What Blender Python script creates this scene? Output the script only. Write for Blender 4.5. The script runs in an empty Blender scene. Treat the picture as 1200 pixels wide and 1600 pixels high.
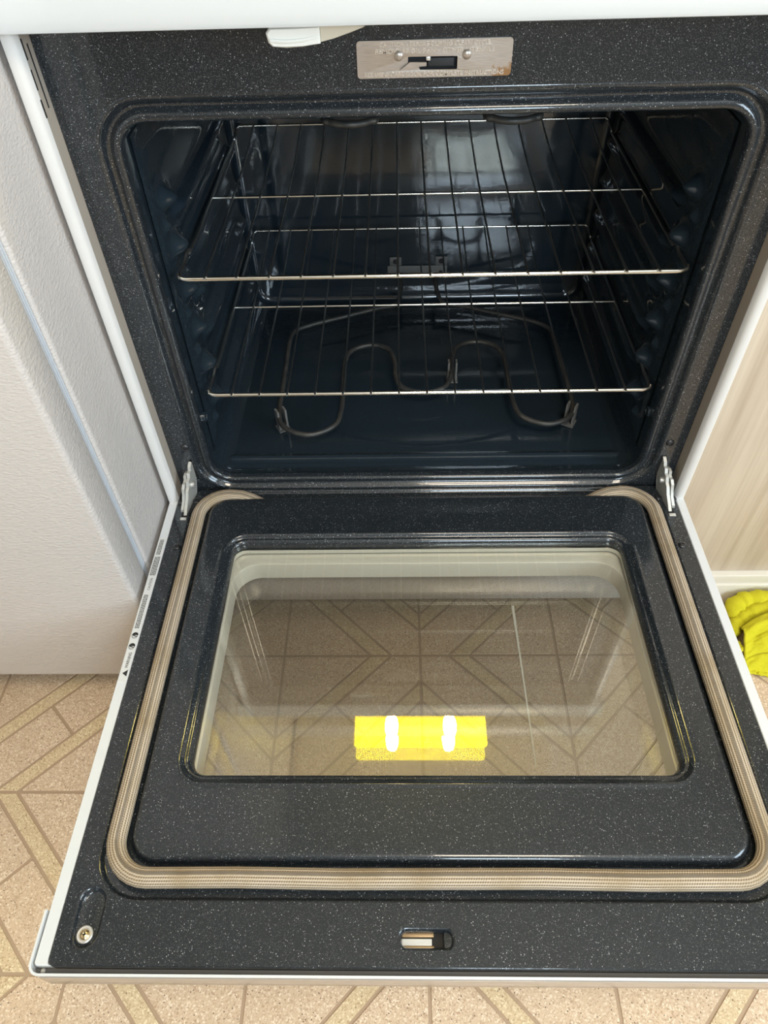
import bpy, bmesh, math, random
from mathutils import Vector, Matrix, noise
from mathutils.geometry import tessellate_polygon
random.seed(7)
PI = math.pi
scn = bpy.context.scene
COL = scn.collection

# ------------------------------------------------------------------ camera
cd = bpy.data.cameras.new('camera')
cam = bpy.data.objects.new('camera', cd)
COL.objects.link(cam)
r0 = (0.99965169, 0.01018001, -0.02434885)
r1 = (-0.00884132, -0.74011748, -0.67241948)
r2 = (-0.02486624, 0.67240054, -0.73976968)
m = Matrix(((r0[0], -r1[0], -r2[0]), (r0[1], -r1[1], -r2[1]), (r0[2], -r1[2], -r2[2])))
cam.matrix_world = Matrix.Translation((-0.0335, -0.7385, 0.7553)) @ m.to_4x4()
cd.sensor_fit = 'VERTICAL'
cd.sensor_height = 32.0
cd.lens = 1101.158 / 1600 * 32.0
cd.clip_start = 0.01
scn.camera = cam

# ------------------------------------------------------------------ world, exposure
w = bpy.data.worlds.new('sky')
scn.world = w
w.use_nodes = True
bg = w.node_tree.nodes['Background']
bg.inputs[0].default_value = (0.72, 0.86, 1.0, 1)
bg.inputs[1].default_value = 3.0
scn.view_settings.view_transform = 'Standard'
scn.view_settings.look = 'None'
scn.view_settings.exposure = -0.12
scn.view_settings.gamma = 1.0
scn.view_settings.use_curve_mapping = False
scn.cycles.max_bounces = 14
scn.cycles.glossy_bounces = 8
scn.cycles.transparent_max_bounces = 24
scn.cycles.caustics_reflective = False
scn.cycles.caustics_refractive = False
scn.cycles.sample_clamp_indirect = 6.0

FLOOR = -0.28
CEIL = 2.12
RX0, RX1, RY0, RY1 = -1.7, 1.9, -2.7, 0.66


def area(name, loc, rot, sx, sy, power, color):
    l = bpy.data.lights.new(name, 'AREA')
    l.shape = 'RECTANGLE'
    l.size, l.size_y, l.energy, l.color = sx, sy, power, color
    o = bpy.data.objects.new(name, l)
    COL.objects.link(o)
    o.location = loc
    o.rotation_euler = rot
    return o


# daylight arriving through the two windows (behind the camera, and to the east)
WX0, WX1, WZ0, WZ1 = 0.10, 0.74, 0.72, 1.62
EY0, EY1, EZ0, EZ1 = -2.15, -0.85, 0.55, 1.75
area('window_daylight', ((WX0 + WX1) / 2, RY0 - 0.12, (WZ0 + WZ1) / 2), (PI / 2, 0, 0), WX1 - WX0, WZ1 - WZ0, 54.0, (0.72, 0.87, 1.0))
area('east_daylight', (RX1 + 0.12, (EY0 + EY1) / 2, (EZ0 + EZ1) / 2), (0, PI / 2, 0), EZ1 - EZ0, EY1 - EY0, 66.0, (0.70, 0.86, 1.0))
# the diffuser of the ceiling fixture
area('ceiling_light', (0.35, -1.05, CEIL - 0.075), (0, 0, 0), 0.55, 0.55, 22.0, (1.0, 0.86, 0.68))


# ------------------------------------------------------------------ materials
def mat(name, color=(0.5, 0.5, 0.5), rough=0.5, metal=0.0, coat=0.0, coat_rough=0.05, spec=0.5):
    mt = bpy.data.materials.new(name)
    mt.use_nodes = True
    b = mt.node_tree.nodes['Principled BSDF']
    b.inputs['Base Color'].default_value = (*color, 1)
    b.inputs['Roughness'].default_value = rough
    b.inputs['Metallic'].default_value = metal
    b.inputs['Coat Weight'].default_value = coat
    b.inputs['Coat Roughness'].default_value = coat_rough
    b.inputs['Specular IOR Level'].default_value = spec
    return mt


class NT:
    def __init__(self, mt):
        self.t = mt.node_tree
        self.b = mt.node_tree.nodes['Principled BSDF']

    def n(self, typ, **kw):
        nd = self.t.nodes.new(typ)
        for k, v in kw.items():
            if k.startswith('_'):
                setattr(nd, k[1:], v)
            else:
                nd.inputs[k].default_value = v
        return nd

    def l(self, a, b):
        self.t.links.new(a, b)

    def pos(self, scale=(1, 1, 1)):
        g = self.n('ShaderNodeNewGeometry')
        mp = self.n('ShaderNodeMapping')
        mp.inputs['Scale'].default_value = scale
        self.l(g.outputs['Position'], mp.inputs['Vector'])
        return mp.outputs['Vector']

    def noise(self, vec, scale, detail=2.0, rough=0.5):
        nd = self.n('ShaderNodeTexNoise', Scale=scale, Detail=detail, Roughness=rough)
        self.l(vec, nd.inputs['Vector'])
        return nd.outputs['Fac']

    def voro(self, vec, scale, feature='F1'):
        nd = self.n('ShaderNodeTexVoronoi', Scale=scale, _feature=feature)
        self.l(vec, nd.inputs['Vector'])
        return nd

    def ramp(self, fac, stops, interp='LINEAR'):
        nd = self.n('ShaderNodeValToRGB')
        cr = nd.color_ramp
        cr.interpolation = interp
        while len(cr.elements) < len(stops):
            cr.elements.new(0.5)
        for e, (p, c) in zip(cr.elements, stops):
            e.position = p
            e.color = (*c, 1) if not isinstance(c, (int, float)) else (c, c, c, 1)
        self.l(fac, nd.inputs['Fac'])
        return nd.outputs['Color']

    def mix(self, fac, a, b, blend='MIX'):
        nd = self.n('ShaderNodeMix', _data_type='RGBA', _blend_type=blend)
        for s, v in ((0, fac), (6, a), (7, b)):
            if isinstance(v, (int, float)):
                nd.inputs[s].default_value = v
            elif isinstance(v, tuple):
                nd.inputs[s].default_value = (*v, 1)
            else:
                self.l(v, nd.inputs[s])
        return nd.outputs[2]

    def math(self, op, a, b=None):
        nd = self.n('ShaderNodeMath', _operation=op)
        for s, v in ((0, a), (1, b)):
            if v is None:
                continue
            if isinstance(v, (int, float)):
                nd.inputs[s].default_value = v
            else:
                self.l(v, nd.inputs[s])
        return nd.outputs[0]

    def bump(self, h, strength=0.3, dist=0.001):
        nd = self.n('ShaderNodeBump', Strength=strength, Distance=dist)
        self.l(h, nd.inputs['Height'])
        self.l(nd.outputs['Normal'], self.b.inputs['Normal'])
        return nd

    def color(self, c):
        self.l(c, self.b.inputs['Base Color'])


def enamel(name, base, fleck=1.0, rough=0.22, peel=0.15, coat=1.0, coat_rough=0.06):
    mt = mat(name, base, rough, 0, coat, coat_rough)
    t = NT(mt)
    v = t.pos()
    a = t.voro(v, 620.0)
    d = t.math('LESS_THAN', a.outputs['Distance'], 0.27)
    sep = t.n('ShaderNodeSeparateColor')
    t.l(a.outputs['Color'], sep.inputs[0])
    on = t.ramp(sep.outputs[0], [(0.78, 0.0), (1.0, 1.0)])
    f1 = t.math('MULTIPLY', d, on)
    b = t.voro(v, 1250.0)
    d2 = t.math('LESS_THAN', b.outputs['Distance'], 0.33)
    sep2 = t.n('ShaderNodeSeparateColor')
    t.l(b.outputs['Color'], sep2.inputs[0])
    on2 = t.ramp(sep2.outputs[1], [(0.5, 0.0), (1.0, 0.35)])
    f2 = t.math('MULTIPLY', d2, on2)
    f = t.math('MULTIPLY', t.math('MAXIMUM', f1, f2), fleck)
    t.color(t.mix(f, base, (0.42, 0.45, 0.47)))
    nb = t.n('ShaderNodeBump', Strength=peel, Distance=0.0006)
    t.l(t.noise(v, 160.0, 2.0), nb.inputs['Height'])
    t.l(nb.outputs['Normal'], t.b.inputs['Coat Normal'])
    return mt


M = {}
M['enamel'] = enamel('speckled_dark_enamel', (0.011, 0.0145, 0.0185), 1.0, 0.30, 0.10, 1.0, 0.07)
M['cavity'] = enamel('oven_cavity_enamel', (0.014, 0.0225, 0.030), 0.10, 0.5, 0.12, 1.0, 0.07)
M['cavity'].node_tree.nodes['Principled BSDF'].inputs['Specular IOR Level'].default_value = 0.05
M['cavity'].node_tree.nodes['Principled BSDF'].inputs['Coat IOR'].default_value = 1.62
M['enamel'].node_tree.nodes['Principled BSDF'].inputs['Specular IOR Level'].default_value = 0.2
M['white'] = mat('white_enamel', (0.67, 0.685, 0.69), 0.28, 0, 0.5, 0.08)
M['flange'] = mat('white_painted_flange', (0.68, 0.66, 0.635), 0.35)
M['tan_flange'] = mat('tan_inner_flange', (0.43, 0.37, 0.31), 0.4)  # tan inner faces, darker than the white front edges
M['taupe'] = mat('taupe_shaded_face', (0.40, 0.33, 0.265), 0.15)
M['plastic'] = mat('white_lever_plastic', (0.86, 0.84, 0.78), 0.3)
M['lever_shank'] = mat('cream_lever_shank', (0.62, 0.55, 0.43), 0.4)
M['black'] = mat('dark_void', (0.006, 0.006, 0.007), 0.7)
M['screw'] = mat('black_screw', (0.02, 0.021, 0.024), 0.32, 0.2, 0.5)
M['chrome'] = mat('nickel_plated_wire', (0.74, 0.71, 0.65), 0.2, 1.0)
M['wire'] = mat('dulled_rack_wire', (0.40, 0.40, 0.39), 0.33, 1.0)
M['zinc'] = mat('zinc_plated_steel', (0.52, 0.51, 0.47), 0.42, 0.45)
M['bracket'] = mat('galvanised_bracket', (0.17, 0.165, 0.155), 0.6, 0.35)
M['brass'] = mat('brassy_screw', (0.66, 0.52, 0.30), 0.25, 1.0)
M['washer'] = mat('nickel_washer', (0.80, 0.78, 0.74), 0.3, 0.7)
M['duct'] = mat('light_sheet_metal', (0.66, 0.62, 0.53), 0.32, 0.25)
M['fridge_gasket'] = mat('grey_door_gasket', (0.50, 0.53, 0.58), 0.5)
M['ink'] = mat('black_print', (0.015, 0.015, 0.016), 0.6)
M['sticker'] = mat('silver_white_sticker', (0.66, 0.66, 0.64), 0.4)
M['paint'] = mat('cream_trim_paint', (0.74, 0.69, 0.60), 0.4)
M['wall'] = mat('warm_wall_paint', (0.72, 0.66, 0.55), 0.7)
M['wall_tan'] = mat('tan_wall_paint', (0.36, 0.31, 0.25), 0.7)
M['ceil'] = mat('ceiling_paint', (0.82, 0.80, 0.76), 0.8)
M['grout'] = mat('vinyl_joint', (0.42, 0.295, 0.19), 0.5)
M['hood'] = mat('hood_enamel', (0.82, 0.76, 0.64), 0.35)
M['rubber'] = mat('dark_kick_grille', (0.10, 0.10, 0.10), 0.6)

# stainless latch plate, brushed and rusted near one corner
M['plate'] = mat('brushed_latch_plate', (0.46, 0.40, 0.35), 0.36, 0.8)
t = NT(M['plate'])
v = t.pos()
n1 = t.noise(t.pos((3, 1, 60)), 30.0, 3.0)
base = t.ramp(n1, [(0.3, (0.40, 0.345, 0.30)), (0.7, (0.52, 0.46, 0.41))])
sepx = t.n('ShaderNodeSeparateXYZ')
t.l(v, sepx.inputs[0])
rx = t.math('ADD', t.math('MULTIPLY', sepx.outputs[0], 30.0), -1.0)
rz = t.math('ADD', t.math('MULTIPLY', sepx.outputs[2], -50.0), 27.4)
rs = t.math('ADD', t.math('ADD', t.math('MULTIPLY', rx, 0.5), t.math('MULTIPLY', rz, 0.6)), t.noise(v, 160.0, 4.0))
t.color(t.mix(t.ramp(rs, [(0.86, 0.0), (1.1, 0.85)]), base, (0.30, 0.15, 0.04)))
t.bump(n1, 0.15, 0.0005)
M['letters'] = mat('embossed_letters', (0.80, 0.76, 0.72), 0.25, 0.85)

# braided fibreglass gasket: UV u runs along it in metres, v around it
M['gasket'] = mat('braided_fibreglass', (0.40, 0.33, 0.25), 0.75)
t = NT(M['gasket'])
uv = t.n('ShaderNodeUVMap')
su = t.n('ShaderNodeSeparateXYZ')
t.l(uv.outputs[0], su.inputs[0])
rib = t.math('SINE', t.math('MULTIPLY', su.outputs[1], 2 * PI * 19))
rib01 = t.math('ADD', t.math('MULTIPLY', rib, 0.5), 0.5)
st = t.math('SINE', t.math('ADD', t.math('MULTIPLY', su.outputs[0], 2 * PI / 0.0024), t.math('MULTIPLY', su.outputs[1], 2 * PI * 9.5)))
st01 = t.math('ADD', t.math('MULTIPLY', st, 0.5), 0.5)
hh = t.math('ADD', t.math('MULTIPLY', rib01, 0.7), t.math('MULTIPLY', st01, 0.3))
gcol = t.ramp(hh, [(0.10, (0.13, 0.09, 0.055)), (0.45, (0.43, 0.345, 0.25)), (1.0, (0.58, 0.485, 0.37))])
nz = t.ramp(t.noise(t.pos(), 22.0, 3.0), [(0.42, 0.0), (0.68, 0.55)])
t.color(t.mix(nz, gcol, (0.26, 0.185, 0.09), 'MIX'))
t.bump(hh, 0.8, 0.0008)

# heating element: dull dark grey sheath, browned
M['element'] = mat('element_sheath', (0.075, 0.070, 0.062), 0.42, 0.35)
t = NT(M['element'])
t.color(t.ramp(t.noise(t.pos(), 60.0, 3.0), [(0.3, (0.035, 0.036, 0.036)), (0.7, (0.08, 0.074, 0.064))]))

# vinyl floor pieces
def vinyl(name, c0, c1, c2, spots):
    mt = mat(name, c1, 0.42)
    t = NT(mt)
    v = t.pos()
    vo = t.voro(v, 560.0)
    s = t.n('ShaderNodeSeparateColor')
    t.l(vo.outputs['Color'], s.inputs[0])
    c = t.ramp(s.outputs[0], [(0.0, c0), (0.35, c1), (0.75, c1), (1.0, c2)])
    blot = t.noise(v, 14.0, 3.0)
    c = t.mix(t.ramp(blot, [(0.35, 0.0), (0.7, 0.30)]), c, tuple(x * 0.82 for x in c1))
    dk = t.math('MULTIPLY', t.math('LESS_THAN', vo.outputs['Distance'], 0.42), t.math('GREATER_THAN', s.outputs[1], 1.0 - spots))
    c = t.mix(dk, c, (0.09, 0.06, 0.04))
    t.color(c)
    t.bump(vo.outputs['Distance'], 0.25, 0.0008)
    return mt


M['tile'] = vinyl('vinyl_pebble_tile', (0.46, 0.305, 0.19), (0.66, 0.49, 0.335), (0.88, 0.74, 0.57), 0.03)
M['strip'] = vinyl('vinyl_pebble_strip', (0.47, 0.325, 0.175), (0.67, 0.51, 0.315), (0.88, 0.745, 0.51), 0.01)

# light wood laminate, grain running up the panel
M['wood'] = mat('light_wood_laminate', (0.58, 0.48, 0.37), 0.38)
t = NT(M['wood'])
g1 = t.noise(t.pos((46, 46, 1.6)), 1.0, 5.0, 0.6)
g2 = t.noise(t.pos((210, 210, 4)), 1.0, 3.0, 0.6)
c = t.ramp(g1, [(0.30, (0.44, 0.345, 0.25)), (0.50, (0.56, 0.46, 0.35)), (0.72, (0.64, 0.545, 0.43))])
t.color(t.mix(t.ramp(g2, [(0.45, 0.0), (0.75, 0.4)]), c, (0.45, 0.355, 0.26)))
t.bump(g2, 0.1, 0.0004)

# leather-grained white fridge skin
M['fridge'] = mat('textured_white_fridge', (0.58, 0.535, 0.505), 0.36)
t = NT(M['fridge'])
v = t.pos((1, 1, 1.7))
hg = t.math('ADD', t.noise(v, 150.0, 3.0), t.math('MULTIPLY', t.voro(v, 230.0).outputs['Distance'], 0.6))
t.bump(hg, 0.5, 0.0013)

# yellow microfibre
M['cloth'] = mat('yellow_microfibre', (0.78, 0.70, 0.012), 0.9)
t = NT(M['cloth'])
v = t.pos()
nn = t.noise(v, 420.0, 4.0, 0.7)
n3 = t.noise(v, 60.0, 3.0)
t.color(t.mix(n3, (0.56, 0.50, 0.006), (0.72, 0.66, 0.02)))
t.bump(t.math('ADD', nn, t.math('MULTIPLY', n3, 0.8)), 0.7, 0.002)
M['cloth_seam'] = mat('yellow_seam_thread', (0.42, 0.36, 0.01), 0.9)


def glass(name, tint, refl, ior=1.5, rough=0.0, dots=None):
    mt = bpy.data.materials.new(name)
    mt.use_nodes = True
    nt = mt.node_tree
    nt.nodes.clear()
    out = nt.nodes.new('ShaderNodeOutputMaterial')
    tr = nt.nodes.new('ShaderNodeBsdfTransparent')
    tr.inputs[0].default_value = (*tint, 1)
    gl = nt.nodes.new('ShaderNodeBsdfGlossy')
    gl.inputs[0].default_value = (*refl, 1)
    gl.inputs['Roughness'].default_value = rough
    ge = nt.nodes.new('ShaderNodeNewGeometry')
    dp = nt.nodes.new('ShaderNodeVectorMath')
    dp.operation = 'DOT_PRODUCT'
    nt.links.new(ge.outputs['Normal'], dp.inputs[0])
    nt.links.new(ge.outputs['Incoming'], dp.inputs[1])
    f0 = ((ior - 1) / (ior + 1)) ** 2
    prev = dp.outputs['Value']
    for op, val in (('ABSOLUTE', None), ('SUBTRACT', None), ('POWER', 5.0), ('MULTIPLY', 1 - f0), ('ADD', f0)):
        nd = nt.nodes.new('ShaderNodeMath')
        nd.operation = op
        if op == 'SUBTRACT':
            nd.inputs[0].default_value = 1.0
            nt.links.new(prev, nd.inputs[1])
        else:
            nt.links.new(prev, nd.inputs[0])
            if val is not None:
                nd.inputs[1].default_value = val
        prev = nd.outputs[0]
    mx = nt.nodes.new('ShaderNodeMixShader')
    nt.links.new(prev, mx.inputs[0])
    src = tr.outputs[0]
    if dots:
        g = nt.nodes.new('ShaderNodeNewGeometry')
        mp = nt.nodes.new('ShaderNodeMapping')
        mp.inputs['Rotation'].default_value = (0, 0, PI / 4)
        vo = nt.nodes.new('ShaderNodeTexVoronoi')
        vo.voronoi_dimensions = '2D'
        vo.inputs['Scale'].default_value = 1.0 / dots[0]
        vo.inputs['Randomness'].default_value = 0.0
        lt = nt.nodes.new('ShaderNodeMath')
        lt.operation = 'LESS_THAN'
        lt.inputs[1].default_value = dots[1]
        df = nt.nodes.new('ShaderNodeBsdfDiffuse')
        df.inputs[0].default_value = (*dots[2], 1)
        m2 = nt.nodes.new('ShaderNodeMixShader')
        nt.links.new(g.outputs['Position'], mp.inputs[0])
        nt.links.new(mp.outputs[0], vo.inputs['Vector'])
        nt.links.new(vo.outputs['Distance'], lt.inputs[0])
        nt.links.new(lt.outputs[0], m2.inputs[0])
        nt.links.new(tr.outputs[0], m2.inputs[1])
        nt.links.new(df.outputs[0], m2.inputs[2])
        src = m2.outputs[0]
    nt.links.new(src, mx.inputs[1])
    nt.links.new(gl.outputs[0], mx.inputs[2])
    nt.links.new(mx.outputs[0], out.inputs[0])
    return mt


M['glass_in'] = glass('coated_inner_glass', (0.975, 0.98, 0.965), (1.0, 0.97, 0.84), 1.6)
M['glass_out'] = glass('dotted_outer_glass', (0.975, 0.97, 0.96), (1, 1, 1), 1.62, 0.0, (0.0014, 0.27, (0.16, 0.14, 0.12)))
M['glass_win'] = glass('window_glass', (0.96, 0.97, 0.97), (1, 1, 1), 1.45)


def emit(name, color, strength):
    mt = bpy.data.materials.new(name)
    mt.use_nodes = True
    nt = mt.node_tree
    nt.nodes.clear()
    out = nt.nodes.new('ShaderNodeOutputMaterial')
    e = nt.nodes.new('ShaderNodeEmission')
    e.inputs[0].default_value = (*color, 1)
    e.inputs[1].default_value = strength
    nt.links.new(e.outputs[0], out.inputs[0])
    return mt


M['lens'] = emit('lit_yellow_lens', (1.0, 0.80, 0.004), 12.0)
M['bulb'] = emit('lit_bulb', (1.0, 0.80, 0.35), 110.0)
M['diffuser'] = emit('lit_diffuser', (1.0, 0.95, 0.88), 4.0)


# ------------------------------------------------------------------ mesh helpers
class MB:
    def __init__(self):
        self.v, self.f, self.uv = [], [], []

    def add(self, vs, fs, uvs=None):
        o = len(self.v)
        self.v += [tuple(p) for p in vs]
        self.f += [tuple(i + o for i in f) for f in fs]
        self.uv += (uvs if uvs else [(0, 0)] * len(vs))
        return self

    def box(self, x0, x1, y0, y1, z0, z1, bev=0.0):
        if bev <= 0:
            vs = [(x, y, z) for z in (z0, z1) for y in (y0, y1) for x in (x0, x1)]
            return self.add(vs, [(0, 2, 3, 1), (4, 5, 7, 6), (0, 1, 5, 4), (2, 6, 7, 3), (0, 4, 6, 2), (1, 3, 7, 5)])
        bm = bmesh.new()
        bmesh.ops.create_cube(bm, size=1.0)
        for q in bm.verts:
            q.co = Vector(((x0 + x1) / 2 + q.co.x * (x1 - x0), (y0 + y1) / 2 + q.co.y * (y1 - y0), (z0 + z1) / 2 + q.co.z * (z1 - z0)))
        bmesh.ops.bevel(bm, geom=bm.edges[:], offset=bev, segments=3, profile=0.5, affect='EDGES')
        bm.verts.index_update()
        self.add([q.co for q in bm.verts], [[q.index for q in f.verts] for f in bm.faces])
        bm.free()
        return self

    def tube(self, path, r, seg=10, closed=False, flat=1.0, caps=True, vlen=False):
        P = [Vector(p) for p in path]
        n = len(P)
        rr = r if isinstance(r, (list, tuple)) else [r] * n
        T = []
        for i in range(n):
            a = P[(i - 1) % n] if (closed or i > 0) else P[i]
            b = P[(i + 1) % n] if (closed or i < n - 1) else P[i]
            T.append((b - a).normalized())
        up = Vector((0, 0, 1))
        if abs(T[0].z) > 0.9:
            up = Vector((0, 1, 0))
        N = (up - T[0] * up.dot(T[0])).normalized()
        vs, uvs, L = [], [], 0.0
        for i in range(n):
            N = (N - T[i] * N.dot(T[i])).normalized()
            B = T[i].cross(N)
            if i:
                L += (P[i] - P[i - 1]).length
            for k in range(seg):
                a = 2 * PI * k / seg
                vs.append(P[i] + (N * math.cos(a) * flat + B * math.sin(a)) * rr[i])
                uvs.append((L, k / seg))
        fs = []
        for i in range(n if closed else n - 1):
            j = (i + 1) % n
            for k in range(seg):
                k2 = (k + 1) % seg
                fs.append((i * seg + k, i * seg + k2, j * seg + k2, j * seg + k))
        if caps and not closed:
            fs.append(tuple(reversed(range(seg))))
            fs.append(tuple(range((n - 1) * seg, n * seg)))
        return self.add(vs, fs, uvs)

    def loft(self, loops, closed=True, cap0=False, cap1=False):
        n = len(loops[0])
        vs = [p for lp in loops for p in lp]
        fs = []
        for i in range(len(loops) - 1):
            for k in range(n if closed else n - 1):
                k2 = (k + 1) % n
                fs.append((i * n + k, i * n + k2, (i + 1) * n + k2, (i + 1) * n + k))
        if cap0:
            fs.append(tuple(reversed(range(n))))
        if cap1:
            fs.append(tuple(range((len(loops) - 1) * n, len(loops) * n)))
        return self.add(vs, fs)

    def grid(self, nu, nv, fn):
        vs = [fn(i / nu, j / nv) for j in range(nv + 1) for i in range(nu + 1)]
        fs = [(j * (nu + 1) + i, j * (nu + 1) + i + 1, (j + 1) * (nu + 1) + i + 1, (j + 1) * (nu + 1) + i) for j in range(nv) for i in range(nu)]
        return self.add(vs, fs)

    def disc(self, c, ax, prof, seg=20):
        """lathe: prof = [(radius, height along ax)]"""
        c, ax = Vector(c), Vector(ax).normalized()
        u = ax.orthogonal().normalized()
        wv = ax.cross(u)
        loops = [[c + ax * h + (u * math.cos(2 * PI * k / seg) + wv * math.sin(2 * PI * k / seg)) * r for k in range(seg)] for r, h in prof]
        return self.loft(loops, True, True, True)

    def plate(self, loops, to3):
        """flat polygon (first loop) with holes (others)"""
        tr = tessellate_polygon([[Vector((p[0], p[1], 0)) for p in lp] for lp in loops])
        fl = [p for lp in loops for p in lp]
        return self.add([to3(p) for p in fl], [tuple(x) for x in tr])

    def build(self, name, material, parent=None, smooth=35, flip_to=None):
        me = bpy.data.meshes.new(name)
        me.from_pydata(self.v, [], self.f)
        uvl = me.uv_layers.new(name='UVMap')
        for lp in me.loops:
            uvl.data[lp.index].uv = self.uv[lp.vertex_index]
        me.validate()
        bm = bmesh.new()
        bm.from_mesh(me)
        if flip_to is None:
            bmesh.ops.recalc_face_normals(bm, faces=bm.faces[:])
        bm.to_mesh(me)
        bm.free()
        if smooth:
            me.shade_smooth()
            me.set_sharp_from_angle(angle=math.radians(smooth))
        me.materials.append(material)
        return link(name, me, parent)


def wpos(o):
    p = Vector(o.location)
    if o.parent is not None:
        p += o.matrix_parent_inverse.translation + wpos(o.parent)
    return p


def link(name, me, parent=None):
    o = bpy.data.objects.new(name, me)
    COL.objects.link(o)
    if parent is not None:
        o.parent = parent
        o.matrix_parent_inverse = Matrix.Translation(-wpos(parent))
    return o


def thing(name, loc, label, cat, group=None):
    o = bpy.data.objects.new(name, None)
    o.empty_display_size = 0.05
    COL.objects.link(o)
    o.location = loc
    return tag(o, label, cat, group)


def tag(o, label, cat, group=None):
    o['label'] = label
    o['category'] = cat
    if group:
        o['group'] = group
    return o


def struct(o):
    o['kind'] = 'structure'
    return o


def rrect(x0, x1, y0, y1, r, n=8):
    r = max(r, 1e-4)
    pts = []
    for cx, cy, a0 in ((x1 - r, y1 - r, 0), (x0 + r, y1 - r, PI / 2), (x0 + r, y0 + r, PI), (x1 - r, y0 + r, 1.5 * PI)):
        for k in range(n + 1):
            a = a0 + PI / 2 * k / n
            pts.append((cx + r * math.cos(a), cy + r * math.sin(a)))
    return pts


def off(rc, o):
    return rrect(rc[0] - o, rc[1] + o, rc[2] - o, rc[3] + o, rc[4] + o)


def stadium(cx, cy, hx, hy, n=8):
    return rrect(cx - hx, cx + hx, cy - hy, cy + hy, min(hx, hy) - 1e-5, n)


def catmull(pts, sub=8, closed=False):
    P = [Vector(p) for p in pts]
    out = []
    n = len(P)
    for i in range(n if closed else n - 1):
        p0 = P[(i - 1) % n] if (closed or i > 0) else P[i] * 2 - P[i + 1]
        p1, p2 = P[i], P[(i + 1) % n]
        p3 = P[(i + 2) % n] if (closed or i < n - 2) else P[i + 1] * 2 - P[i]
        for k in range(sub):
            s = k / sub
            out.append(0.5 * ((2 * p1) + (p2 - p0) * s + (2 * p0 - 5 * p1 + 4 * p2 - p3) * s * s + (3 * p1 - p0 - 3 * p2 + p3) * s ** 3))
    if not closed:
        out.append(P[-1])
    return out


def text_geo(mb, body, size, xf, width=None, extrude=0.0, align='CENTER', offset=0.0):
    cu = bpy.data.curves.new('lettering', 'FONT')
    cu.body = body
    cu.size = size
    cu.align_x = align
    cu.extrude = extrude
    cu.resolution_u = 3
    cu.offset = offset
    o = bpy.data.objects.new('lettering', cu)
    COL.objects.link(o)
    dg = bpy.context.evaluated_depsgraph_get()
    me = bpy.data.meshes.new_from_object(o.evaluated_get(dg))
    vs = [q.co.copy() for q in me.vertices]
    fs = [tuple(p.vertices) for p in me.polygons]
    bpy.data.objects.remove(o)
    bpy.data.curves.remove(cu)
    bpy.data.meshes.remove(me)
    if width and vs:
        xs = [q.x for q in vs]
        k = width / (max(xs) - min(xs))
        for q in vs:
            q.x *= k
    mb.add([xf(q) for q in vs], fs)


# ------------------------------------------------------------------ setting
b = MB().box(RX0, RX1, RY0, RY1, FLOOR - 0.03, FLOOR - 0.001)
floor = struct(b.build('floor', M['grout'], smooth=0))
struct(MB().box(RX0, RX1, RY0, RY1, CEIL, CEIL + 0.05).build('ceiling', M['ceil'], smooth=0))
struct(MB().box(RX0 - 0.05, RX1 + 0.05, RY1, RY1 + 0.05, FLOOR - 0.03, CEIL + 0.05).build('wall_north', M['wall'], smooth=0))
struct(MB().box(RX0 - 0.05, RX0, RY0, RY1, FLOOR - 0.03, CEIL + 0.05).build('wall_west', M['wall'], smooth=0))
b = MB()
b.box(RX1, RX1 + 0.05, RY0 - 0.08, EY0, FLOOR - 0.03, CEIL + 0.05)
b.box(RX1, RX1 + 0.05, EY1, RY1 + 0.05, FLOOR - 0.03, CEIL + 0.05)
b.box(RX1, RX1 + 0.05, EY0, EY1, FLOOR - 0.03, EZ0)
b.box(RX1, RX1 + 0.05, EY0, EY1, EZ1, CEIL + 0.05)
struct(b.build('wall_east', M['wall'], smooth=0))
b = MB()
for y0, y1, z0, z1 in ((EY0, EY1, EZ0, EZ0 + 0.04), (EY0, EY1, EZ1 - 0.04, EZ1), (EY0, EY0 + 0.04, EZ0, EZ1), (EY1 - 0.04, EY1, EZ0, EZ1)):
    b.box(RX1 + 0.01, RX1 + 0.045, y0, y1, z0, z1)
win2 = struct(b.build('window_2', M['paint'], smooth=0))
MB().box(RX1 + 0.025, RX1 + 0.029, EY0 + 0.03, EY1 - 0.03, EZ0 + 0.03, EZ1 - 0.03).build('pane', M['glass_win'], win2, smooth=0)
b = MB()
b.box(RX0 - 0.05, WX0, RY0 - 0.08, RY0, FLOOR - 0.03, CEIL + 0.05)
b.box(WX1, RX1 + 0.05, RY0 - 0.08, RY0, FLOOR - 0.03, CEIL + 0.05)
b.box(WX0, WX1, RY0 - 0.08, RY0, FLOOR - 0.03, WZ0)
b.box(WX0, WX1, RY0 - 0.08, RY0, WZ1, CEIL + 0.05)
struct(b.build('wall_south', M['wall_tan'], smooth=0))
b = MB()
for x0, x1, z0, z1 in ((WX0, WX1, WZ0, WZ0 + 0.04), (WX0, WX1, WZ1 - 0.04, WZ1), (WX0, WX0 + 0.04, WZ0, WZ1), (WX1 - 0.04, WX1, WZ0, WZ1)):
    b.box(x0, x1, RY0 - 0.06, RY0 - 0.02, z0, z1)
win = struct(b.build('window_1', M['paint'], smooth=0))
MB().box(WX0 + 0.03, WX1 - 0.03, RY0 - 0.044, RY0 - 0.040, WZ0 + 0.03, WZ1 - 0.03).build('pane', M['glass_win'], win, smooth=0)

# patterned vinyl: grid of joints, diamond rings of narrow strips round every other crossing
S = 0.2275
NX, NY = -0.0045, -0.1225
HD = 0.1625            # half diagonal of a ring's centre line
WD = 0.0172            # half strip width measured along an axis
G = 0.0022             # half joint
G2 = G * 1.414


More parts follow.
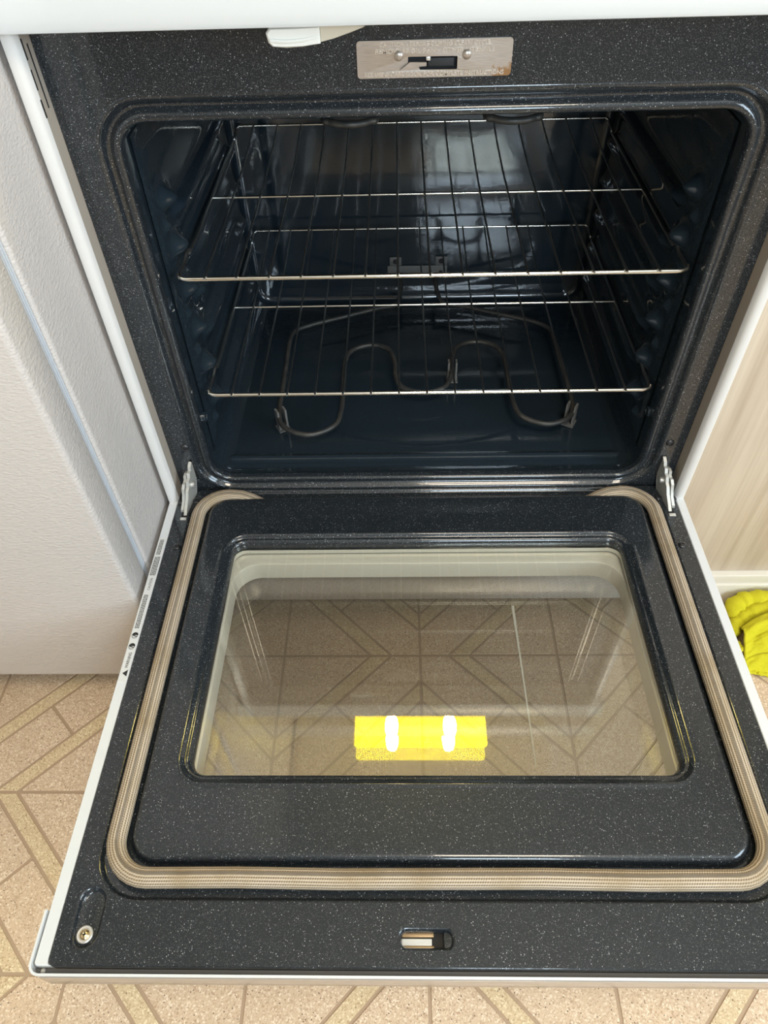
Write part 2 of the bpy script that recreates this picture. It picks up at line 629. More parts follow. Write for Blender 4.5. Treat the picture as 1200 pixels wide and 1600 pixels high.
def prism(poly):
    mb = MB()
    n = len(poly)
    ch = 0.0004
    cx = sum(p[0] for p in poly) / n
    cy = sum(p[1] for p in poly) / n
    ins = [(cx + (p[0] - cx) * 0.99, cy + (p[1] - cy) * 0.99) for p in poly]
    mb.loft([[(p[0], p[1], -0.0014) for p in poly], [(p[0], p[1], -ch) for p in poly], [(p[0], p[1], 0) for p in ins]], True, False, True)
    return mb


def rot(p, k):
    for _ in range(k):
        p = (-p[1], p[0])
    return p


ri, ro = HD - WD, HD + WD
tri = [(G, G), (ri - G2 - G, G), (G, ri - G2 - G)]
mo = ro - G2
mi = ri + G2
st_ = [(mi - G, G), (mo - G, G), (G, mo - G), (G, mi - G)]
dt = S - ro            # ring tip seen from an even crossing
half = S / 2
q = (dt + S) / 2       # where the ring meets the cross joint between two even crossings
pen = [(G, G), (dt - G2 + G, G), (q - G2, q - dt), (q - dt, q - G2), (G, dt - G2 + G)]
shapes = {}
for k in range(4):
    for nm, poly, mt in (('tri', tri, 'tile'), ('str', st_, 'strip'), ('pen', pen, 'tile')):
        mb = prism([rot(p, k) for p in poly])
        shapes[(nm, k)] = (mb, mt)
meshes = {}
rest = {'tile': MB(), 'strip': MB()}
first = True
for i in range(-9, 10):
    for j in range(-13, 6):
        cx, cy = NX + i * S, NY + j * S
        for k in range(4):
            for nm in (('tri', 'str') if (i + j) % 2 else ('pen',)):
                mb, mt = shapes[(nm, k)]
                px = sum(p[0] for p in mb.v) / len(mb.v) + cx
                py = sum(p[1] for p in mb.v) / len(mb.v) + cy
                if not (RX0 + 0.12 < px < RX1 - 0.12 and RY0 + 0.12 < py < RY1 - 0.12):
                    continue
                if -0.72 < px < 0.66 and -0.66 < py < -0.0:
                    if (nm, k) not in meshes:
                        o = mb.build('tile' if nm != 'str' else 'border_strip', M[mt], floor, smooth=0)
                        meshes[(nm, k)] = o.data
                    else:
                        o = link('tile' if nm != 'str' else 'border_strip', meshes[(nm, k)], floor)
                    o.location = (cx, cy, FLOOR)
                else:
                    rest[mt].add([(p[0] + cx, p[1] + cy, p[2] + FLOOR) for p in mb.v], mb.f)
for k_, nm in (('tile', 'tile_field'), ('strip', 'strip_field')):
    o = rest[k_].build(nm, M[k_], floor, smooth=0)
    o['kind'] = 'stuff'

# ------------------------------------------------------------------ oven
oven = thing('oven', (0, 0.2, FLOOR), 'white freestanding oven with a dark speckled interior and its door lowered open', 'oven')
OP = (-0.311, 0.311, 0.0195, 0.5075, 0.032)   # cavity mouth in x,z


def fr(lp, y):
    return [(p[0], y, p[1]) for p in lp]


# front frame: flat sheet with holes, then rolled edge into the mouth
hole_slots = [rrect(-0.3415, -0.3335, 0.020, 0.0585, 0.001, 2), rrect(0.3365, 0.3445, 0.020, 0.0585, 0.001, 2)]
latch_hole = rrect(-0.026, 0.022, 0.5475, 0.560, 0.002, 2)
b = MB()
b.plate([rrect(-0.3638, 0.3638, -0.004, 0.612, 0.001, 1), off(OP, 0.026)] + hole_slots + [latch_hole], lambda p: (p[0], 0.0, p[1]))
prof = [(0.026, 0.0), (0.0245, -0.0004), (0.0225, 0.0), (0.0205, 0.0015), (0.019, 0.004), (0.0175, 0.0065), (0.0155, 0.0078), (0.013, 0.008), (0.0115, 0.0066),
        (0.010, 0.0035), (0.0085, 0.0015), (0.0065, 0.0004), (0.0045, 0.0), (0.0025, 0.0006), (0.001, 0.002), (0.0, 0.005), (-0.0004, 0.010)]
b.loft([fr(off(OP, o), y) for o, y in prof])
frame = b.build('front_frame', M['enamel'], oven, smooth=40)
for x in (-0.3375, 0.3405):
    MB().box(x - 0.006, x + 0.006, 0.0015, 0.03, 0.016, 0.062).build('hinge_recess', M['black'], oven, smooth=0)
MB().box(-0.03, 0.026, 0.0048, 0.02, 0.545, 0.562).build('latch_recess', M['black'], oven, smooth=0)
for x in (-0.3403, 0.3429):
    z = 0.083 if x < 0 else 0.0813
    MB().disc((x, 0, z), (0, -1, 0), [(0.0056, -0.001), (0.0056, 0.0005), (0.0052, 0.0015), (0.004, 0.0024), (0.002, 0.0028), (0.0019, 0.0018)], 16).build('screw', M['screw'], oven)

# cavity: rounded box open at the front
CV = (-0.3114, 0.3114, 0.012, 0.525, 0.03)
loops = []
loops.append(fr(off(OP, -0.0004), 0.0095))
loops.append(fr(off((-0.3114, 0.3114, 0.016, 0.512, 0.032), 0), 0.016))
loops.append(fr(off(CV, 0.0), 0.032))
loops.append(fr(off(CV, 0.0), 0.486))
for k in range(1, 7):
    a = PI / 2 * k / 6
    loops.append(fr(off(CV, -0.012 * (1 - math.cos(a))), 0.486 + 0.012 * math.sin(a)))
b = MB().loft(loops, True, False, True)
b.build('cavity_shell', M['cavity'], oven, smooth=40)


def sstep(a, b_, x):
    s = min(1, max(0, (x - a) / (b_ - a)))
    return s * s * (3 - 2 * s)


LEVELS = [0.098, 0.155, 0.2125, 0.270, 0.3275, 0.385]


def wall_h(y, z):
    h = 0.0
    for zk in LEVELS:
        dz = z - (zk - 0.011)
        rail = math.exp(-(dz / 0.0085) ** 2) * sstep(0.095, 0.125, y) * (1 - sstep(0.44, 0.465, y)) * 0.0130
        stop = math.exp(-((z - zk - 0.016) / 0.0105) ** 2 - ((y - 0.082) / 0.015) ** 2) * 0.017
        stub = math.exp(-((z - zk + 0.010) / 0.008) ** 2 - ((y - 0.064) / 0.008) ** 2) * 0.007
        h = max(h, rail, stop, stub)
    rim = (1 - sstep(0.012, 0.030, y)) * 0.0
    edge = sstep(0.035, 0.05, y) * (1 - sstep(0.455, 0.468, y)) * sstep(0.05, 0.066, z) * (1 - sstep(0.46, 0.48, z))
    pan = -0.0 + 0.0022 * edge
    groove = 0.0016 * math.exp(-((y - 0.040 + 0.04 * (z - 0.40)) / 0.0035) ** 2) * sstep(0.33, 0.35, z) * (1 - sstep(0.44, 0.46, z))
    return 0.0012 + max(h + pan, 0) + rim + groove


for s in (-1, 1):
    b = MB().grid(120, 130, lambda u, v_: (s * (0.3112 - wall_h(0.033 + 0.436 * u, 0.045 + 0.44 * v_)), 0.033 + 0.436 * u, 0.045 + 0.44 * v_))
    b.build('rack_guide_wall', M['cavity'], oven, smooth=180)


def floor_h(x, y):
    e = math.hypot((x - 0.005) / 0.245, (y - 0.265) / 0.186)
    h = -0.0006 * (1 - sstep(0.985, 0.997, e)) - 0.0012 * math.exp(-((e - 1) / 0.006) ** 2)
    rib = 0.0045 * math.exp(-((y - 0.0505) / 0.0042) ** 2) * sstep(-0.303, -0.296, x) * (1 - sstep(0.296, 0.303, x))
    return 0.0136 + h + rib


MB().grid(150, 120, lambda u, v_: (-0.303 + 0.606 * u, 0.028 + 0.44 * v_, floor_h(-0.303 + 0.606 * u, 0.028 + 0.44 * v_) - 0.0012 * (1 - sstep(0, 0.02, min(v_, 1 - v_))))).build('cavity_floor', M['cavity'], oven, smooth=180)


def back_h(x, z):
    ex = min(x + 0.262, 0.268 - x)
    ez = min(z - 0.062, 0.440 - z)
    return 0.0005 + 0.004 * sstep(0, 0.012, min(ex, ez)) + 0.0002 * noise.noise(Vector((x * 18, z * 18, 1.3)))


MB().grid(110, 90, lambda u, v_: (-0.285 + 0.57 * u, 0.4982 - back_h(-0.285 + 0.57 * u, 0.042 + 0.43 * v_), 0.042 + 0.43 * v_)).build('back_panel', M['cavity'], oven, smooth=180)

# plug buttons low on the side walls
for s in (-1, 1):
    MB().disc((s * 0.3095, 0.026, 0.117), (-s, 0, 0), [(0.008, -0.002), (0.008, 0.001), (0.007, 0.002), (0.0055, 0.002), (0.005, 0.001), (0.001, 0.001)], 18).build('wall_button', M['cavity'], oven)

# element terminal plate on the back wall
b = MB()
b.box(-0.056, 0.056, 0.4895, 0.4925, 0.066, 0.088, 0.0008)
for x in (-0.0405, 0.0445):
    b.box(x - 0.011, x + 0.011, 0.4885, 0.4925, 0.089, 0.106, 0.0006)
tb = b.build('terminal_bracket', M['bracket'], oven)
for x, y, z, r in ((-0.0405, 0.4886, 0.0975, 0.005), (0.0445, 0.4886, 0.0975, 0.005), (0.0445, 0.4896, 0.0745, 0.004)):
    MB().disc((x, y, z), (0, -1, 0), [(r, -0.001), (r, 0.0005), (0.001, 0.0006)], 14).build('bracket_hole', M['black'], tb, smooth=0)

# bake element
zE = 0.040
bp_ = [(-0.030, 0.489, 0.072), (-0.032, 0.462, 0.055), (-0.040, 0.437, zE), (-0.075, 0.424, zE), (-0.140, 0.396, zE), (-0.196, 0.372, zE), (-0.2225, 0.352, zE), (-0.2285, 0.320, zE), (-0.2270, 0.230, zE),
       (-0.2255, 0.130, zE), (-0.2145, 0.092, zE), (-0.1755, 0.0725, zE), (-0.1375, 0.092, zE), (-0.1275, 0.130, zE), (-0.1275, 0.200, zE), (-0.1270, 0.262, zE), (-0.1150, 0.293, zE), (-0.0830, 0.307, zE), (-0.0530, 0.292, zE), (-0.0430, 0.255, zE),
       (-0.0410, 0.215, zE), (-0.0280, 0.184, zE), (0.0060, 0.1715, zE), (0.0380, 0.186, zE), (0.0520, 0.222, zE), (0.0545, 0.262, zE), (0.0660, 0.298, zE), (0.0990, 0.3125, zE), (0.1310, 0.298, zE), (0.1430, 0.262, zE),
       (0.1440, 0.200, zE), (0.1460, 0.140, zE), (0.1570, 0.108, zE), (0.1930, 0.0915, zE), (0.2280, 0.108, zE), (0.2380, 0.145, zE), (0.2370, 0.240, zE), (0.2350, 0.325, zE), (0.2290, 0.354, zE), (0.2050, 0.374, zE),
       (0.1450, 0.400, zE), (0.0850, 0.427, zE), (0.0480, 0.440, zE), (0.0360, 0.462, 0.055), (0.034, 0.489, 0.072)]
el = MB().tube(catmull(bp_, 6), 0.0041, 10).build('bake_element', M['element'], oven, smooth=60)
for x, y, a in ((0.054, 0.238, 0.0), (-0.2215, 0.118, 0.5), (0.2330, 0.122, -0.5)):
    b = MB()
    ca, sa = math.cos(a), math.sin(a)

    def R2(lx, ly, lz):
        return (x + lx * ca - ly * sa, y + lx * sa + ly * ca, lz)
    for sx in (-1, 1):
        x0, x1 = sorted((sx * 0.0048, sx * 0.0078))
        vs = [R2(lx, ly, lz) for lz in (0.0150, 0.0530) for ly in (-0.006, 0.006) for lx in (x0, x1)]
        b.add(vs, [(0, 2, 3, 1), (4, 5, 7, 6), (0, 1, 5, 4), (2, 6, 7, 3), (0, 4, 6, 2), (1, 3, 7, 5)])
    vs = [R2(lx, ly, lz) for lz in (0.0150, 0.0170) for ly in (-0.010, 0.010) for lx in (-0.0095, 0.0095)]
    b.add(vs, [(0, 2, 3, 1), (4, 5, 7, 6), (0, 1, 5, 4), (2, 6, 7, 3), (0, 4, 6, 2), (1, 3, 7, 5)])
    b.build('support_bracket', M['bracket'], el, smooth=0)

# broil element under the cavity roof
zB = 0.4685
half_loop = []
br = [(-0.03, 0.489, 0.455), (-0.03, 0.45, zB), (-0.20, 0.43, zB), (-0.235, 0.39, zB), (-0.235, 0.24, zB + 0.004), (-0.215, 0.205, zB + 0.004), (-0.185, 0.205, zB + 0.004), (-0.165, 0.24, zB + 0.004), (-0.165, 0.32, zB), (-0.145, 0.35, zB), (-0.125, 0.35, zB), (-0.118, 0.32, zB),
      (-0.118, 0.135, zB), (-0.108, 0.108, zB), (-0.087, 0.100, zB), (-0.066, 0.108, zB), (-0.056, 0.135, zB), (-0.056, 0.32, zB), (-0.03, 0.36, zB), (0.0, 0.37, zB)]
br += [(-x + 0.008, y, z) for x, y, z in reversed(br[:-1])]
MB().tube(catmull(br, 6), 0.0041, 8).build('broil_element', M['element'], oven, smooth=60)

# side panels of the body, their front edges proud of the dark frame
for s in (-1, 1):
    b = MB()
    xo, xi = s * 0.378, s * 0.3641
    pf = [(xi, -0.0205), (xi + s * 0.0015, -0.0262), (xi + s * 0.0045, -0.0292), (xo - s * 0.003, -0.0298), (xo - s * 0.0008, -0.0290), (xo, -0.0265), (xo, 0.0), (xo, 0.60)]
    loops = [[(x, y, z) for x, y in pf] for z in (FLOOR + 0.02, 0.0, 0.30, 0.632)]
    b.loft(loops, False)
    sp = b.build('side_panel', M['flange'], oven, smooth=40)
    inf = MB().loft([[(xi, 0.02, z), (xi, 0.0, z), (xi, -0.0203, z)] for z in (FLOOR + 0.02, 0.0, 0.30, 0.632)], False).build('inner_flange', M['tan_flange'], sp, smooth=0)
    if s < 0:
        for y, z0, z1 in ((-0.0188, 0.5685, 0.5850), (-0.0195, 0.5445, 0.5610), (-0.0205, 0.5215, 0.5370), (-0.0095, 0.5265, 0.5790)):
            MB().box(xi - 0.0008, xi + 0.0003, y - 0.0011, y + 0.0011, z0, z1).build('vent_slot', M['black'], sp, smooth=0)

# control panel above the mouth and the cooktop
b = MB()
pf = [(0.0, 0.5965), (-0.036, 0.5945), (-0.0425, 0.5935), (-0.0455, 0.5945), (-0.0470, 0.5975), (-0.0480, 0.605), (-0.0520, 0.632), (-0.050, 0.637), (-0.04, 0.639), (0.0, 0.639)]
b.loft([[(x, y, z) for y, z in pf] for x in (-0.384, -0.3835, 0.3835, 0.384)], True, True, True)
b.build('control_panel', M['white'], oven, smooth=40)
MB().box(-0.384, 0.384, 0.001, 0.62, 0.6135, 0.650, 0.006).build('cooktop', M['white'], oven, smooth=40)
MB().box(-0.372, 0.372, 0.600, 0.602, FLOOR + 0.02, 0.612).build('back_sheet', M['flange'], oven, smooth=0)
MB().box(-0.3630, 0.3630, -0.0295, 0.010, FLOOR + 0.028, -0.062, 0.004).build('storage_drawer', M['white'], oven)
MB().box(-0.3630, 0.3630, 0.004, 0.010, -0.060, -0.006).build('hinge_rail', M['flange'], oven, smooth=0)
MB().box(-0.36, 0.36, 0.02, 0.59, FLOOR, FLOOR + 0.022).build('plinth', M['black'], oven, smooth=0)

# self clean lever under the control panel
pts = [(-0.1465, 0.5866), (-0.1450, 0.5795), (-0.1420, 0.5765), (-0.1300, 0.5752), (-0.1150, 0.5760), (-0.1000, 0.5780)]
top = [(-0.1000, 0.5905), (-0.1200, 0.5905), (-0.1430, 0.5900)]


def slab(poly, y0, y1, bev=0.0012):
    mb = MB()
    n = len(poly)
    cx = sum(p[0] for p in poly) / n
    cz = sum(p[1] for p in poly) / n

    def ins(k):
        out = []
        for p in poly:
            d = Vector((cx - p[0], cz - p[1]))
            d.normalize()
            out.append((p[0] + d.x * k, p[1] + d.y * k))
        return out
    i_ = ins(bev)
    mb.loft([[(p[0], y0, p[1]) for p in i_], [(p[0], y0 + bev, p[1]) for p in poly], [(p[0], y1 - bev, p[1]) for p in poly], [(p[0], y1, p[1]) for p in i_]], True, True, True)
    return mb


lever = slab(pts + top, -0.030, -0.008, 0.0015).build('latch_lever', M['plastic'], oven)
MB().tube(catmull([(-0.143, -0.030, 0.5815), (-0.130, -0.0305, 0.5805), (-0.115, -0.030, 0.5812), (-0.103, -0.029, 0.583)], 4), 0.0016, 8).build('finger_ridge', M['plastic'], lever)
slab([(-0.1005, 0.5782), (-0.088, 0.5806), (-0.075, 0.5842), (-0.062, 0.5885), (-0.058, 0.5915), (-0.1005, 0.5905)], -0.026, -0.010).build('lever_shank', M['lever_shank'], lever)

# latch plate
b = MB()
pl = rrect(-0.0705, 0.0705, 0.5422, 0.5722, 0.003, 4)
hl = rrect(-0.024, 0.021, 0.5485, 0.5590, 0.0008, 2)
b.plate([pl, hl], lambda p: (p[0], -0.0014 - 0.0003 * math.sin(p[0] * 60), p[1]))
b.loft([[(p[0], -0.0014 - 0.0003 * math.sin(p[0] * 60), p[1]) for p in pl], [(p[0], -0.0002, p[1]) for p in pl]])
plate = b.build('latch_plate', M['plate'], oven, smooth=30)
for x in (-0.0325, 0.0293):
    MB().disc((x, -0.0014, 0.5600), (0, -1, 0), [(0.0042, -0.0005), (0.0042, 0.0006), (0.0032, 0.0016), (0.0018, 0.002), (0.0004, 0.0021)], 16).build('rivet', M['plate'], plate)
b = MB()
tx = lambda z: (lambda q_: (q_.x, -0.0016 - q_.z, q_.y + z))
text_geo(b, 'CAUTION - BEFORE DURING CLEAN CYCLE', 0.0052, tx(0.5672), 0.100, 0.0003, 'CENTER', 0.00018)
text_geo(b, 'REMOVE BROIL PAN - OTHER UTENSILS', 0.0052, tx(0.5620), 0.108, 0.0003, 'CENTER', 0.00018)
text_geo(b, 'SEE USE & CARE BOOK FOR COMPLETE INSTRUCTIONS', 0.0050, tx(0.5436), 0.128, 0.0003, 'CENTER', 0.00018)
b.build('lettering', M['letters'], plate, smooth=0)
slab([(-0.0315, 0.5490), (-0.0265, 0.5490), (-0.0130, 0.5490), (-0.0140, 0.5515), (-0.0070, 0.5520), (-0.0070, 0.5550), (-0.0225, 0.5555)], -0.0035, -0.0020, 0.0003).build('latch_hook', M['plate'], plate)
MB().box(-0.006, 0.0185, 0.0005, 0.004, 0.5500, 0.5575, 0.0008).build('latch_slide', M['ink'], plate)
MB().box(-0.0075, -0.0035, -0.0012, 0.003, 0.5555, 0.5590, 0.0006).build('latch_pin', M['washer'], plate)

# ------------------------------------------------------------------ door (lowered, inside face up)
RIM = (-0.3652, 0.3652, -0.6148, -0.0035, 0.004)
CH = (-0.3405, 0.3405, -0.5575, -0.0085, 0.046)
PN = (-0.3130, 0.3130, -0.5250, -0.0265, 0.030)
WN = (-0.2660, 0.2660, -0.4345, -0.1125, 0.017)
ZP = 0.0075


def tp(lp, z):
    return [(p[0], p[1], z) for p in lp]


b = MB()
dim = [stadium(s * 0.3375 + (0.0015 if s > 0 else 0), -0.5745, 0.0145, 0.0275) for s in (-1, 1)]
lat = stadium(-0.0135, -0.5905, 0.0270, 0.0098)
lat = rrect(-0.0400, 0.0130, -0.6000, -0.5815, 0.007, 6)
hs = [rrect(-0.3520, -0.3450, -0.0620, -0.0100, 0.001, 2), rrect(0.3475, 0.3545, -0.0640, -0.0100, 0.001, 2)]
chhole = off(CH, 0.003)
# hinge slots sit outside the channel corner
b.plate([rrect(-0.3640, 0.3640, -0.6136, -0.0045, 0.006, 3), chhole] + dim + [lat], lambda p: (p[0], p[1], 0.0))
R0 = (-0.3640, 0.3640, -0.6136, -0.0045, 0.006)
b.loft([tp(rrect(*R0, 3), 0), tp(rrect(R0[0] - 0.0009, R0[1] + 0.0009, R0[2] - 0.0009, R0[3] + 0.0009, 0.006, 3), -0.0006), tp(rrect(R0[0] - 0.0012, R0[1] + 0.0012, R0[2] - 0.0012, R0[3] + 0.0012, 0.006, 3), -0.0025), tp(rrect(R0[0] - 0.0012, R0[1] + 0.0012, R0[2] - 0.0012, R0[3] + 0.0012, 0.006, 3), -0.012)])
cp = [(CH, 0.003, 0.0), (CH, 0.0018, -0.0003), (CH, 0.0008, -0.0012), (CH, 0.0, -0.0026), (CH, -0.001, -0.0038), (CH, -0.0025, -0.0042),
      (PN, 0.0045, -0.0042), (PN, 0.003, -0.0040), (PN, 0.0012, -0.0028), (PN, 0.0002, 0.0)]
for k in range(1, 8):
    a = PI / 2 * k / 7
    cp.append((PN, 0.0002 - 0.007 * (1 - math.cos(a)), ZP - 0.007 + 0.007 * math.sin(a)))
cp.append((PN, -0.012, ZP))
cp.append((WN, 0.020, ZP))
for o_, z_ in ((0.0172, ZP + 0.0001), (0.0155, ZP + 0.0007), (0.0138, ZP + 0.0007), (0.0120, ZP - 0.0002), (0.0108, ZP - 0.0018), (0.0095, ZP - 0.0032), (0.0078, ZP - 0.0038), (0.0062, ZP - 0.0036), (0.0046, ZP - 0.0042), (0.0030, ZP - 0.0062), (0.0016, ZP - 0.0095), (0.0008, ZP - 0.0135), (0.0006, -0.0085)):
    cp.append((WN, o_, z_))
b.loft([tp(off(rc, o_), z_) for rc, o_, z_ in cp])
# oblong dimples and latch opening
for lp, dep, cap in ((dim[0], 0.0058, True), (dim[1], 0.0058, True)):
    cx = sum(p[0] for p in lp) / len(lp)
    cy = sum(p[1] for p in lp) / len(lp)

    def ins(k):
        out = []
        for p in lp:
            d = Vector((p[0] - cx, (p[1] - cy)))
            d = Vector((d.x / 0.0105, d.y / 0.0285))
            out.append((p[0] - k * p_norm(p, cx, cy)[0], p[1] - k * p_norm(p, cx, cy)[1]))
        return out

    def p_norm(p, cx, cy):
        dy = p[1] - cy
        cy2 = cy + max(-0.013, min(0.013, dy))
        d = Vector((p[0] - cx, p[1] - cy2))
        d.normalize()
        return d
    b.loft([tp(ins(k), z_) for k, z_ in ((0, 0), (0.0008, -0.0004), (0.0016, -0.0014), (0.0024, -0.0026), (0.0036, -0.0048), (0.005, -dep), (0.0142, -dep))], True, False, True)
li = [tp(rrect(-0.0400 + k, 0.0130 - k, -0.6000 + k, -0.5815 - k, 0.007 - k * 0.6, 6), z_) for k, z_ in ((0, 0), (0.0008, -0.0004), (0.0018, -0.0018), (0.0028, -0.004), (0.0032, -0.009))]
b.loft(li)
door = b.build('oven_door', M['enamel'], oven, smooth=42)

# white outer skin
SK = (-0.3780, 0.3780, -0.6146, -0.0045, 0.004)
GO = (-0.2900, 0.2900, -0.4700, -0.0900, 0.02)
b = MB()
b.loft([tp(rrect(-0.3648, 0.3648, -0.6130, -0.0045, 0.004), -0.006), tp(rrect(-0.3654, 0.3654, -0.6134, -0.0040, 0.004), -0.0012), tp(rrect(-0.3662, 0.3662, -0.6136, -0.0040, 0.004), -0.0005)]
       + [tp(off(SK, o_), z_) for o_, z_ in ((-0.0009, -0.0008), (-0.0006, -0.0012), (-0.0003, -0.0025), (0, -0.0045), (0, -0.0500), (-0.003, -0.0540))] + [tp(off(GO, 0), -0.0540), tp(off(GO, 0), -0.0575)])
b.build('door_shell', M['white'], door, smooth=40)

# window pack: sheet metal box between two panes
DW = (-0.2680, 0.2680, -0.4640, -0.1145, 0.017)
DI = (-0.2660, 0.2660, -0.4600, -0.1320, 0.034)
b = MB()
b.loft([tp(off(DW, 0), z_) for z_ in (-0.0090, -0.0165)])
b.loft([tp(off(DW, 0.001), -0.0185), tp(off(DI, 0.002), -0.0190), tp(off(DI, 0.0006), -0.0196), tp(off(DI, 0), -0.0215), tp(off(DI, 0.0006), -0.0505), tp(off(DI, 0.004), -0.0530)])
b.build('window_frame', M['duct'], door, smooth=40)
b = MB()
b.loft([tp(off(DW, 0.0002), -0.0164), tp(off(DW, 0.0030), -0.0165), tp(off(DW, 0.003), -0.0186), tp(off(DW, 0.0008), -0.0187)])
b.build('window_gap', M['black'], door, smooth=0)  # gap between the two metal frames, its darkness put in as black
MB().box(-0.2690, 0.2690, -0.4380, -0.1110, -0.0085, -0.0055).build('inner_glass', M['glass_in'], door, smooth=0)
MB().box(-0.2860, 0.2860, -0.4660, -0.0940, -0.0575, -0.0540).build('outer_glass', M['glass_out'], door, smooth=0)
MB().tube([(0.118, -0.180, -0.0531), (0.1188, -0.25, -0.0531), (0.1195, -0.33, -0.0531), (0.1200, -0.405, -0.0531)], [0.0022, 0.0014, 0.0012, 0.0010], 6, flat=0.3).build('pale_streak', mat('pale_tan_streak', (0.42, 0.39, 0.33), 0.6), door)  # pale thin streak running along the outer glass

# gasket
def arc(cx, cy, r, a0, a1, n, z):
    return [(cx + r * math.cos(a0 + (a1 - a0) * k / n), cy + r * math.sin(a0 + (a1 - a0) * k / n), z) for k in range(n + 1)]


zg, rg = 0.0040, 0.0098
gx, gy0, gy1, gr = 0.3275, -0.5405, -0.0195, 0.040
path = [(-0.232, -0.0300, -0.011), (-0.244, -0.0270, -0.006), (-0.256, -0.0235, -0.001), (-0.270, -0.0205, zg - 0.0015)]
path += arc(-gx + gr, gy1 - gr, gr, PI / 2, PI, 8, zg)
path += [(-gx, y, zg) for y in (-0.12, -0.2, -0.3, -0.4)]
path += arc(-gx + gr, gy0 + gr, gr, PI, 1.5 * PI, 8, zg)
path += [(x, gy0 + 0.0008 * math.sin(x * 23), zg) for x in (-0.2, -0.1, 0, 0.1, 0.2)]
path += arc(gx - gr, gy0 + gr, gr, 1.5 * PI, 2 * PI, 8, zg)
path += [(gx, y, zg) for y in (-0.4, -0.3, -0.2, -0.12)]
path += arc(gx - gr, gy1 - gr, gr, 0, PI / 2, 8, zg)
path += [(0.270, -0.0205, zg - 0.0015), (0.256, -0.0235, -0.001), (0.244, -0.0270, -0.006), (0.232, -0.0300, -0.011)]
MB().tube(path, rg, 20, flat=0.86).build('gasket', M['gasket'], door, smooth=80)

# screws on the door
for x, y in ((-0.3484, -0.1151), (0.3508, -0.1185), (-0.3585, -0.0290), (-0.3372, -0.0275), (0.3405, -0.0290), (0.3605, -0.0315)):
    MB().disc((x, y, 0), (0, 0, 1), [(0.0055, -0.003), (0.0055, 0.0006), (0.0051, 0.0018), (0.0038, 0.0027), (0.0019, 0.0030), (0.0018, 0.0020)], 16).build('screw', M['screw'], door)
for s in (-1, 1):
    x = -0.3385 if s < 0 else 0.3400
    wsh = MB().disc((x, -0.588, -0.0056), (0, 0, 1), [(0.0078, -0.0005), (0.0078, 0.0014), (0.0070, 0.0020), (0.0056, 0.0018), (0.0052, 0.0008), (0.0006, 0.0006)], 24).build('corner_screw', M['washer'], door)
    b = MB().disc((x, -0.588, -0.0052), (0, 0, 1), [(0.0046, 0), (0.0046, 0.0012), (0.0036, 0.0024), (0.0016, 0.0030), (0.0006, 0.0024)], 20)
    b.build('screw_head', M['brass'], door)
    b = MB().box(x - 0.0022, x + 0.0022, -0.5884, -0.5876, -0.0036, -0.0022)
    b.box(x - 0.0004, x + 0.0004, -0.5902, -0.5858, -0.0036, -0.0022)
    b.build('screw_cross', M['ink'], door, smooth=0)

# latch opening: strike plate seen through it
b = MB().box(-0.0385, 0.0115, -0.5985, -0.5830, -0.0125, -0.0105)
b.build('latch_well', M['black'], door, smooth=0)
b = MB()
b.box(-0.0368, -0.0065, -0.5882, -0.5842, -0.0105, -0.0070, 0.0010)
b.box(-0.0368, -0.0065, -0.5972, -0.5952, -0.0105, -0.0070, 0.0006)
b.build('strike_flange', mat('tarnished_strike', (0.36, 0.25, 0.14), 0.4, 0.6), door)
MB().box(-0.0368, -0.0085, -0.5948, -0.5890, -0.0105, -0.0085, 0.0005).build('strike_bar', M['white'], door)
MB().box(0.0025, 0.0110, -0.5975, -0.5840, -0.0105, -0.0060, 0.001).build('latch_cover', M['enamel'], door)

# white handle channel along the free edge, wrapping round the corners
b = MB()
for s in (-1, 1):
    pass
wth = 0.0022
outer = [(-0.3815, -0.5680)] + [(-0.3815 + 0.011 - 0.011 * math.cos(PI / 2 * k / 8), -0.6115 - 0.011 * math.sin(PI / 2 * k / 8)) for k in range(9)]
outer = outer + [(-x, y) for x, y in reversed(outer)]
inner = [(-0.3815 + wth, -0.5680)] + [(-0.3815 + 0.011 - (0.011 - wth) * math.cos(PI / 2 * k / 8), -0.6115 - (0.011 - wth) * math.sin(PI / 2 * k / 8)) for k in range(9)]
inner = inner + [(-x, y) for x, y in reversed(inner)]
ring = outer + inner[::-1]
TAPER = lambda y, z_: y + (0.0012 if (z_ < -0.01 and y < -0.6) else 0.0)
b.loft([[(p[0], TAPER(p[1], z_), z_) for p in ring] for z_ in (-0.0340, 0.0008)], True)
n_ = len(outer)
for i in range(n_ - 1):
    for z_ in (-0.0340, 0.0008):
        b.add([(p[0], TAPER(p[1], z_), z_) for p in (outer[i], outer[i + 1], inner[i + 1], inner[i])], [(0, 1, 2, 3)])
handle = b.build('door_handle', M['white'], door, smooth=40)
MB().box(-0.3705, 0.3705, -0.6232, -0.6224, -0.0345, -0.0042, 0.0003).build('handle_shade_plate', M['taupe'], door)  # taupe plate added: colour stands for shade and reflected floor on white front
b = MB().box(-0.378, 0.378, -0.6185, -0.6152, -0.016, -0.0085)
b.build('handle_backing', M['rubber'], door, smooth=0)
for s in (-1, 1):
    MB().disc((s * 0.3700, -0.6170, -0.010), (0, 0, 1), [(0.0022, -0.001), (0.0022, 0.003), (0.0012, 0.004)], 12).build('handle_pin', M['zinc'], door)

# warning sticker on the white side strip
lx0, lx1, ly0, ly1 = -0.3765, -0.3668, -0.3240, -0.0975
b = MB().box(lx0, lx1, ly0, ly1, -0.0008, -0.00025)
stk = b.build('warning_sticker', M['sticker'], door, smooth=0)
b = MB()
zz = 0.0000


def lab(q0x, q0y):
    # text baseline runs along +y, letter tops point to -x
    return lambda q_: (q0x - q_.y, q0y + q_.x, zz)


